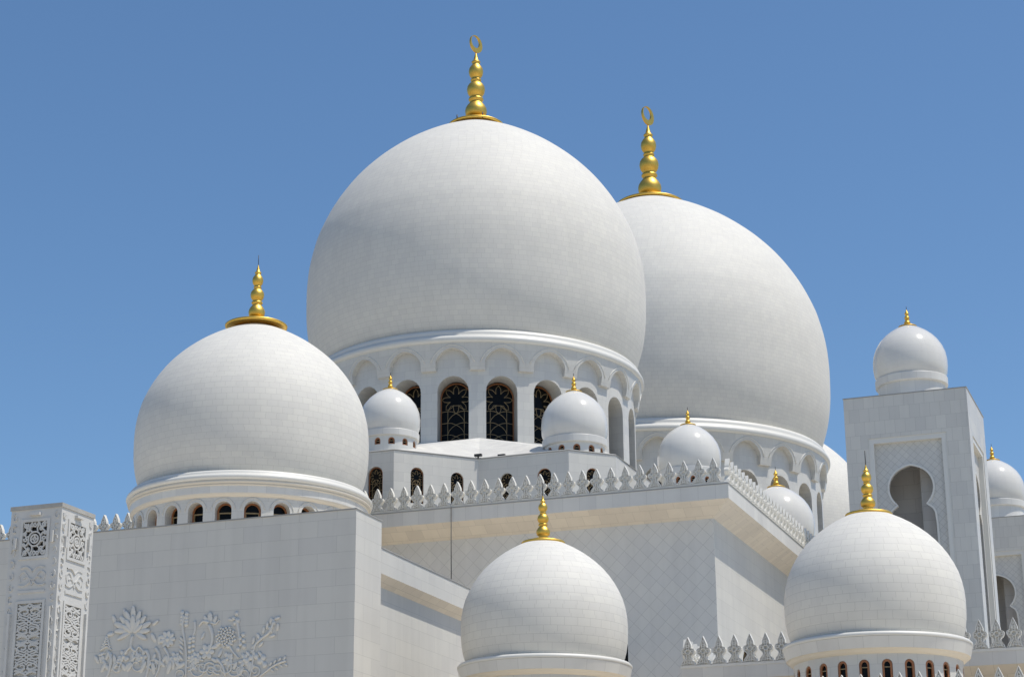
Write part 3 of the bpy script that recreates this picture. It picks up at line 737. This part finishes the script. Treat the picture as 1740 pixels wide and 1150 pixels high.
# ------------------------------------------------------------------ lower wing with merlons (right) and nearest arcade
wing = thing('low_wing', 'lower white wing at right with carved merlons, tan soffit, running behind the lower right dome', 'building', (-23.43, 84.0, GROUND))
b = MB(); b.box(.6, 33, .6, 26, 0, 11.62+zo); b.build('wall', M['wall'], wing)
b = MB(); b.box(0, 34, 0, 26.5, 12.05+zo, 12.60+zo); b.build('fascia', M['fascia'], wing)
b = MB(); b.quad((.58, .58, 11.6+zo), (33, .58, 11.6+zo), (33, 0.002, 12.048+zo), (0.002, 0.002, 12.048+zo)); b.quad((.58, 26, 11.6+zo), (.58, .58, 11.6+zo), (0.002, 0.002, 12.048+zo), (.002, 26, 12.048+zo)); b.build('soffit', M['soffit'], wing)
b = MB(); b.box(-.02, 34, -.02, .2, 12.602+zo, 12.70+zo); b.box(-.02, .2, .2, 14, 12.602+zo, 12.70+zo); b.build('parapet', M['carved'], wing)
merlon_row(wing, ME2, (.33, .10, 12.69+zo), (.695, 0), 40, 0)
merlon_row(wing, ME2, (.10, .62, 12.69+zo), (0, .695), 18, -pi/2)
arc = thing('front_arcade', 'nearest white arcade, only its merlon tips showing along the bottom right edge', 'building', (-31.5, 72.0, GROUND))
b = MB(); b.box(0.2, 40, .3, 9.5, 0, 8.3+zo); b.build('wall', M['wall'], arc)
b = MB(); b.box(0, 41, 0, 10, 8.3+zo, 8.87+zo); b.build('fascia', M['fascia'], arc)
b = MB(); b.box(.2, 41, .2, 10, 8.872+zo, 8.9+zo); b.build('roof', M['bounce_terrace'], arc)
b = MB(); b.box(-1.4, 8.0, 10.002, 28.9, 8.3+zo, 8.85+zo); b.build('bounce_terrace', M['bounce_terrace'], arc)  # added unseen slab, reflects sunlight up onto the shaded front wall and soffit
merlon_row(arc, ME2, (-14.78+31.5-.695*23, .1, 8.98+zo), (.695, 0), 50, 0)
b = MB(); b.box(-.02, 41, -.02, .2, 8.902+zo, 9.0+zo); b.build('parapet', M['carved'], arc)

# ------------------------------------------------------------------ portal towers
def keyhole(cx, cz, R, z0):
    pts = []
    a0 = -50
    for i in range(33):
        a = rad(a0+(180-2*a0)*i/32); z = R*sin(a)
        if abs(cos(a)) < .3 and z > 0: z += R*.04*(1-abs(cos(a))/.3)
        pts.append((cx+R*cos(a), cz+z))
    zc_ = pts[0][1]; xc = pts[0][0]-cx
    right = [(cx+R*.90, zc_-.20*R), (cx+R*1.0, zc_-.42*R), (cx+R*1.04, zc_-.9*R), (cx+R*1.05, zc_-1.6*R), (cx+R*1.05, z0)]
    left = [(2*cx-x, z) for x, z in right]
    return pts[::1]+left+right[::-1]
def tower_face(mb_wall, mb_panel, mb_niche, mb_frame, x0, x1, h, mp):
    """one face: outer wall with a rectangular recess, diamond panel with a keyhole arch, niche behind"""
    k = (x1-x0)/7.1; cx = (x0+x1)/2; px0, px1, pt, z0 = cx-2.24*k, cx+2.24*k, h-2.52*k, 8.0
    rect = [(px0, z0), (px1, z0), (px1, pt), (px0, pt)]
    plate_hole(mb_wall, [(x0, 0), (x1, 0), (x1, h), (x0, h)], [rect], mp, .05)
    # stepped frame
    i = .30*k; rect2 = [(px0+i, z0+.1), (px1-i, z0+.1), (px1-i, pt-i), (px0+i, pt-i)]
    for j in range(4):
        a, c = rect[j], rect[(j+1) % 4]; d, e = rect2[(j+1) % 4], rect2[j]
        mb_frame.quad(mp(*a, .05), mp(*c, .05), mp(*d, .05), mp(*e, .05))
        mb_frame.quad(mp(*e, .05), mp(*d, .05), mp(*d, .34), mp(*e, .34))
    kh = keyhole(cx, h-5.52*k, 1.30*k, z0+.6)
    plate_hole(mb_panel, rect2, [kh], lambda s, z, d: mp(s, z, .34+d), .45)
    # rim round the keyhole
    ribbon(mb_frame, kh, .12, .05, lambda s, z, d: mp(s, z, .34-d), True)
    # niche box
    a, c, d0, d1 = cx-1.9*k, cx+1.9*k, .79, 3.4
    z1 = h-3.7*k
    mb_niche.quad(mp(a, z0, d1), mp(c, z0, d1), mp(c, z1, d1), mp(a, z1, d1)); mb_niche.quad(mp(a, z0, d0), mp(a, z0, d1), mp(a, z1, d1), mp(a, z1, d0))
    mb_niche.quad(mp(c, z0, d1), mp(c, z0, d0), mp(c, z1, d0), mp(c, z1, d1)); mb_niche.quad(mp(a, z1, d0), mp(a, z1, d1), mp(c, z1, d1), mp(c, z1, d0))
    mb_niche.quad(mp(a, z0, d0), mp(c, z0, d0), mp(c, z0, d1), mp(a, z0, d1))
    e = cx-.02
    mb_niche.quad(mp(e, z0, d1-.16), mp(c, z0, d1-.16), mp(c, z1, d1-.16), mp(e, z1, d1-.16)); mb_niche.quad(mp(e, z0, d1), mp(e, z0, d1-.16), mp(e, z1, d1-.16), mp(e, z1, d1))
def tower(label, x0, y0, s=7.54, h=33.97):
    t = thing('portal_tower', label, 'tower', (x0, y0, GROUND), 0, 'square portal towers')
    H = h-GROUND; wl_, pa, ni, fr = MB(), MB(), MB(), MB()
    tower_face(wl_, pa, ni, fr, 0, s, H, lambda u, z, d: (u, d, z))
    tower_face(wl_, pa, ni, fr, 0, s, H, lambda u, z, d: (s-d, u, z))
    wl_.quad((0, s, 0), (0, 0, 0), (0, 0, H), (0, s, H)); wl_.quad((s, s, 0), (0, s, 0), (0, s, H), (s, s, H)); wl_.quad((0, 0, H), (s, 0, H), (s, s, H), (0, s, H))
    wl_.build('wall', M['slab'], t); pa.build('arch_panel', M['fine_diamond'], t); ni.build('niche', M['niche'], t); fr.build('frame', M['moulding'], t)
    c = MB(); c.box(-.03, s+.03, -.03, .15, H+.002, H+.06); c.box(s-.15, s+.03, .15, s+.03, H+.002, H+.06); c.box(-.03, .15, .15, s+.03, H+.002, H+.06); c.build('coping', M['coping'], t)
    return t
T1 = tower('square white portal tower at right with a tall keyhole arch niche and diamond tiled panel', -22.19, 119.0)
copy_thing(T1, (-21.99, 157.04, GROUND), 'farther square white portal tower, only a strip showing at the right edge of the photo')

# ------------------------------------------------------------------ carved lamp pillar at the left
PW = 1.80
pil = thing('carved_pillar', 'square white stone lamp pillar with pierced lace panels, standing at the left before the wall', 'pillar', (-34.96, 50.0, GROUND))
PH = 13.55-GROUND
def lace(wd, ht, kind):
    """pierced arabesque: strokes mirrored about the panel's axis, as (polyline, closed)"""
    st = []
    def sp(cx, cz, r, a0, turns, n=16): return [(cx+r*(1-.8*i/n)*cos(a0+turns*2*pi*i/n), cz+r*(1-.8*i/n)*sin(a0+turns*2*pi*i/n)) for i in range(n+1)]
    circ = lambda r, cz=0, cx=0, n=20: [(cx+r*cos(2*pi*i/n), cz+r*sin(2*pi*i/n)) for i in range(n)]
    if kind == 'square':
        h = wd/2; hz = ht/2
        st += [(circ(.26*wd), True), (circ(.15*wd), True), (circ(.05*wd), True)]
        for k in range(8):
            a = k*pi/4+pi/8; st.append(([(.27*wd*cos(a), .27*wd*sin(a)), (.38*wd*cos(a+.18), .40*wd*sin(a+.18)), (.45*wd*cos(a), .48*ht*sin(a))], False))
            st.append((sp(.37*wd*cos(a+pi/8), .40*ht*sin(a+pi/8), .085*wd, a, 1.1, 10), False))
        for sx in (-1, 1):
            for sz in (-1, 1):
                st.append((sp(sx*.37*wd, sz*.40*ht, .10*wd, pi/4, sx*sz*1.3, 12), False)); st.append(([(sx*h, sz*.25*hz), (sx*.3*wd, sz*.3*ht), (sx*.12*wd, sz*hz)], False))
                st.append(([(sx*h, sz*hz), (sx*.22*wd, sz*.26*ht)], False)); st.append((sp(sx*.14*wd, sz*.42*ht, .07*wd, 0, sx*1.2, 10), False)); st.append((sp(sx*.43*wd, sz*.15*ht, .07*wd, 0, sz*1.2, 10), False))
            st.append(([(sx*.15*wd, 0), (sx*.06*wd, 0)], False)); st.append(([(0, sx*.15*wd), (0, sx*.06*wd)], False))
    else:
        n = max(1, round(ht/(wd*.66))); u = ht/n
        for k in range(n):
            z0 = -ht/2+k*u; fl = 1 if k % 2 else -1
            for sx in (-1, 1):
                f = lambda x, z: (sx*x*wd, z0+(z if fl > 0 else 1-z)*u)
                st.append(([f(0, 0), f(.16, .16), f(.36, .26), f(.44, .45), f(.34, .62), f(.15, .66), f(.06, .52), f(.14, .42), f(.25, .46)], False))
                st.append(([f(.5, .05), f(.36, .12), f(.2, .05), f(.08, .14), f(0, .26)], False)); st.append(([f(0, .98), f(.13, .86), f(.3, .82), f(.46, .92)], False))
                st.append(([f(.48, .7), f(.36, .78), f(.2, .74), f(.05, .84), f(0, .74)], False)); st.append(([f(.46, .2), f(.3, .36), f(.1, .28), f(0, .42)], False))
                st.append(([f(.5, .55), f(.42, .5), f(.3, .34)], False)); st.append(([f(.02, .6), f(.2, .78), f(.44, .68)], False))
    return st
def pillar_face(bd, rods, lc, mp):
    """mp(s, z, d): s across from the left edge, z down from the top, d inward"""
    w_ = PW; f = lambda a, c, t, bt, d0, d1: bd_box(bd, a, c, t, bt, d0, d1, mp)
    def panel(a, c, t, bt, dp, kind, wd):
        # frame
        for (q0, q1, q2, q3) in ((a-.09, c+.09, t-.09, t), (a-.09, c+.09, bt, bt+.09), (a-.09, a, t, bt), (c, c+.09, t, bt)): f(q0, q1, q2, q3, -.035, .0)
        cx, cz = (a+c)/2, (t+bt)/2
        for pts, cl in lace(c-a, bt-t, kind): ribbon(lc, [(max(a, min(c, cx+x)), max(t, min(bt, cz-z))) for x, z in (pts if cl or len(pts) < 4 else curve(pts))], wd, dp, lambda s, z, d: mp(s, z, dp-.01-d), cl)
    panel(.47, 1.33, .52, 1.58, .06, 'square', .045)
    panel(.47, 1.33, 3.02, 6.25, .06, 'long', .05)
    # middle zone leaf
    for sx in (-1, 1):
        for p in ([(0, .62), (.12, .40), (.3, .2), (.48, .3), (.42, .5)], [(.05, .5), (.25, .62), (.5, .6)], [(0, .2), (.2, .06), (.45, .08)], [(0, .45), (.2, .36), (.33, .42)]):
            ribbon(lc, curve([(.9+sx*x*.95, 1.85+z) for x, z in p]), .036, .02, lambda s, z, d: mp(s, z, -d), False)
    f(.42, 1.38, 2.62, 2.70, -.03, 0)
    for (a, t, bt) in ((.20, 1.0, 1.35), (1.50, .84, 1.2), (.16, 3.3, 6.0), (1.56, 3.15, 5.9)): f(a, a+.085, t, bt, -.09, 0)
    f(.72, 1.08, .25, .33, -.12, 0)
    # border scrolls
    for x0 in (.16, 1.64):
        for k in range(18):
            z = .35+k*.36; r = .07; ribbon(lc, [(x0+r*cos(q*.9+k), z+r*1.6*sin(q*.9+k)) for q in range(6)], .03, .025, lambda s, z_, d: mp(s, z_, -d), False)
def bd_box(mb, a, c, t, bt, d0, d1, mp):
    v = [mp(s, z, d) for d in (d0, d1) for z in (t, bt) for s in (a, c)]
    mb.add(v, [(0, 2, 3, 1), (4, 5, 7, 6), (0, 1, 5, 4), (2, 6, 7, 3), (0, 4, 6, 2), (1, 3, 7, 5)])
bd, lc, vd, cp = MB(), MB(), MB(), MB()
faces = [lambda s, z, d: (s, d, PH-z), lambda s, z, d: (PW-d, s, PH-z), lambda s, z, d: (PW-s, PW-d, PH-z), lambda s, z, d: (d, PW-s, PH-z)]
for mp in faces:
    hs = [[(.47, .52), (1.33, .52), (1.33, 1.58), (.47, 1.58)], [(.47, 3.02), (1.33, 3.02), (1.33, 6.25), (.47, 6.25)]]
    plate_hole(bd, [(0, .13), (PW, .13), (PW, PH), (0, PH)], hs, lambda s, z, d, mp=mp: mp(s, z, d), .10)
    a, c, t, bt = .47, 1.33, 3.02, 6.25; bd.quad(mp(a, t, .06), mp(c, t, .06), mp(c, bt, .06), mp(a, bt, .06))
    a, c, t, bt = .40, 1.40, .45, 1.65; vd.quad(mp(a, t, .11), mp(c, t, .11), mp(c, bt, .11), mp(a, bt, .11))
    pillar_face(bd, None, lc, mp)
cp.box(-.03, PW+.03, -.03, PW+.03, PH-.13, PH); 
bd.build('shaft', M['lamp_stone'], pil); lc.build('lace_carving', M['lamp_stone'], pil); vd.build('lamp_void', M['void'], pil); cp.build('cap', plain('weathered_cap', (.42, .41, .38), .7, st=.25, scale=3), pil)

# ------------------------------------------------------------------ ground
b = MB(); b.quad((-3000, -1500, 0), (3000, -1500, 0), (3000, 4000, 0), (-3000, 4000, 0))
g = b.build('ground', M['ground'], None, (0, 0, GROUND)); g['kind'] = 'structure'
b = MB(); b.quad((-110, -60, .004), (90, -60, .004), (90, 160, .004), (-110, 160, .004))
g = b.build('courtyard', M['courtyard'], None, (0, 0, GROUND)); g['kind'] = 'structure'
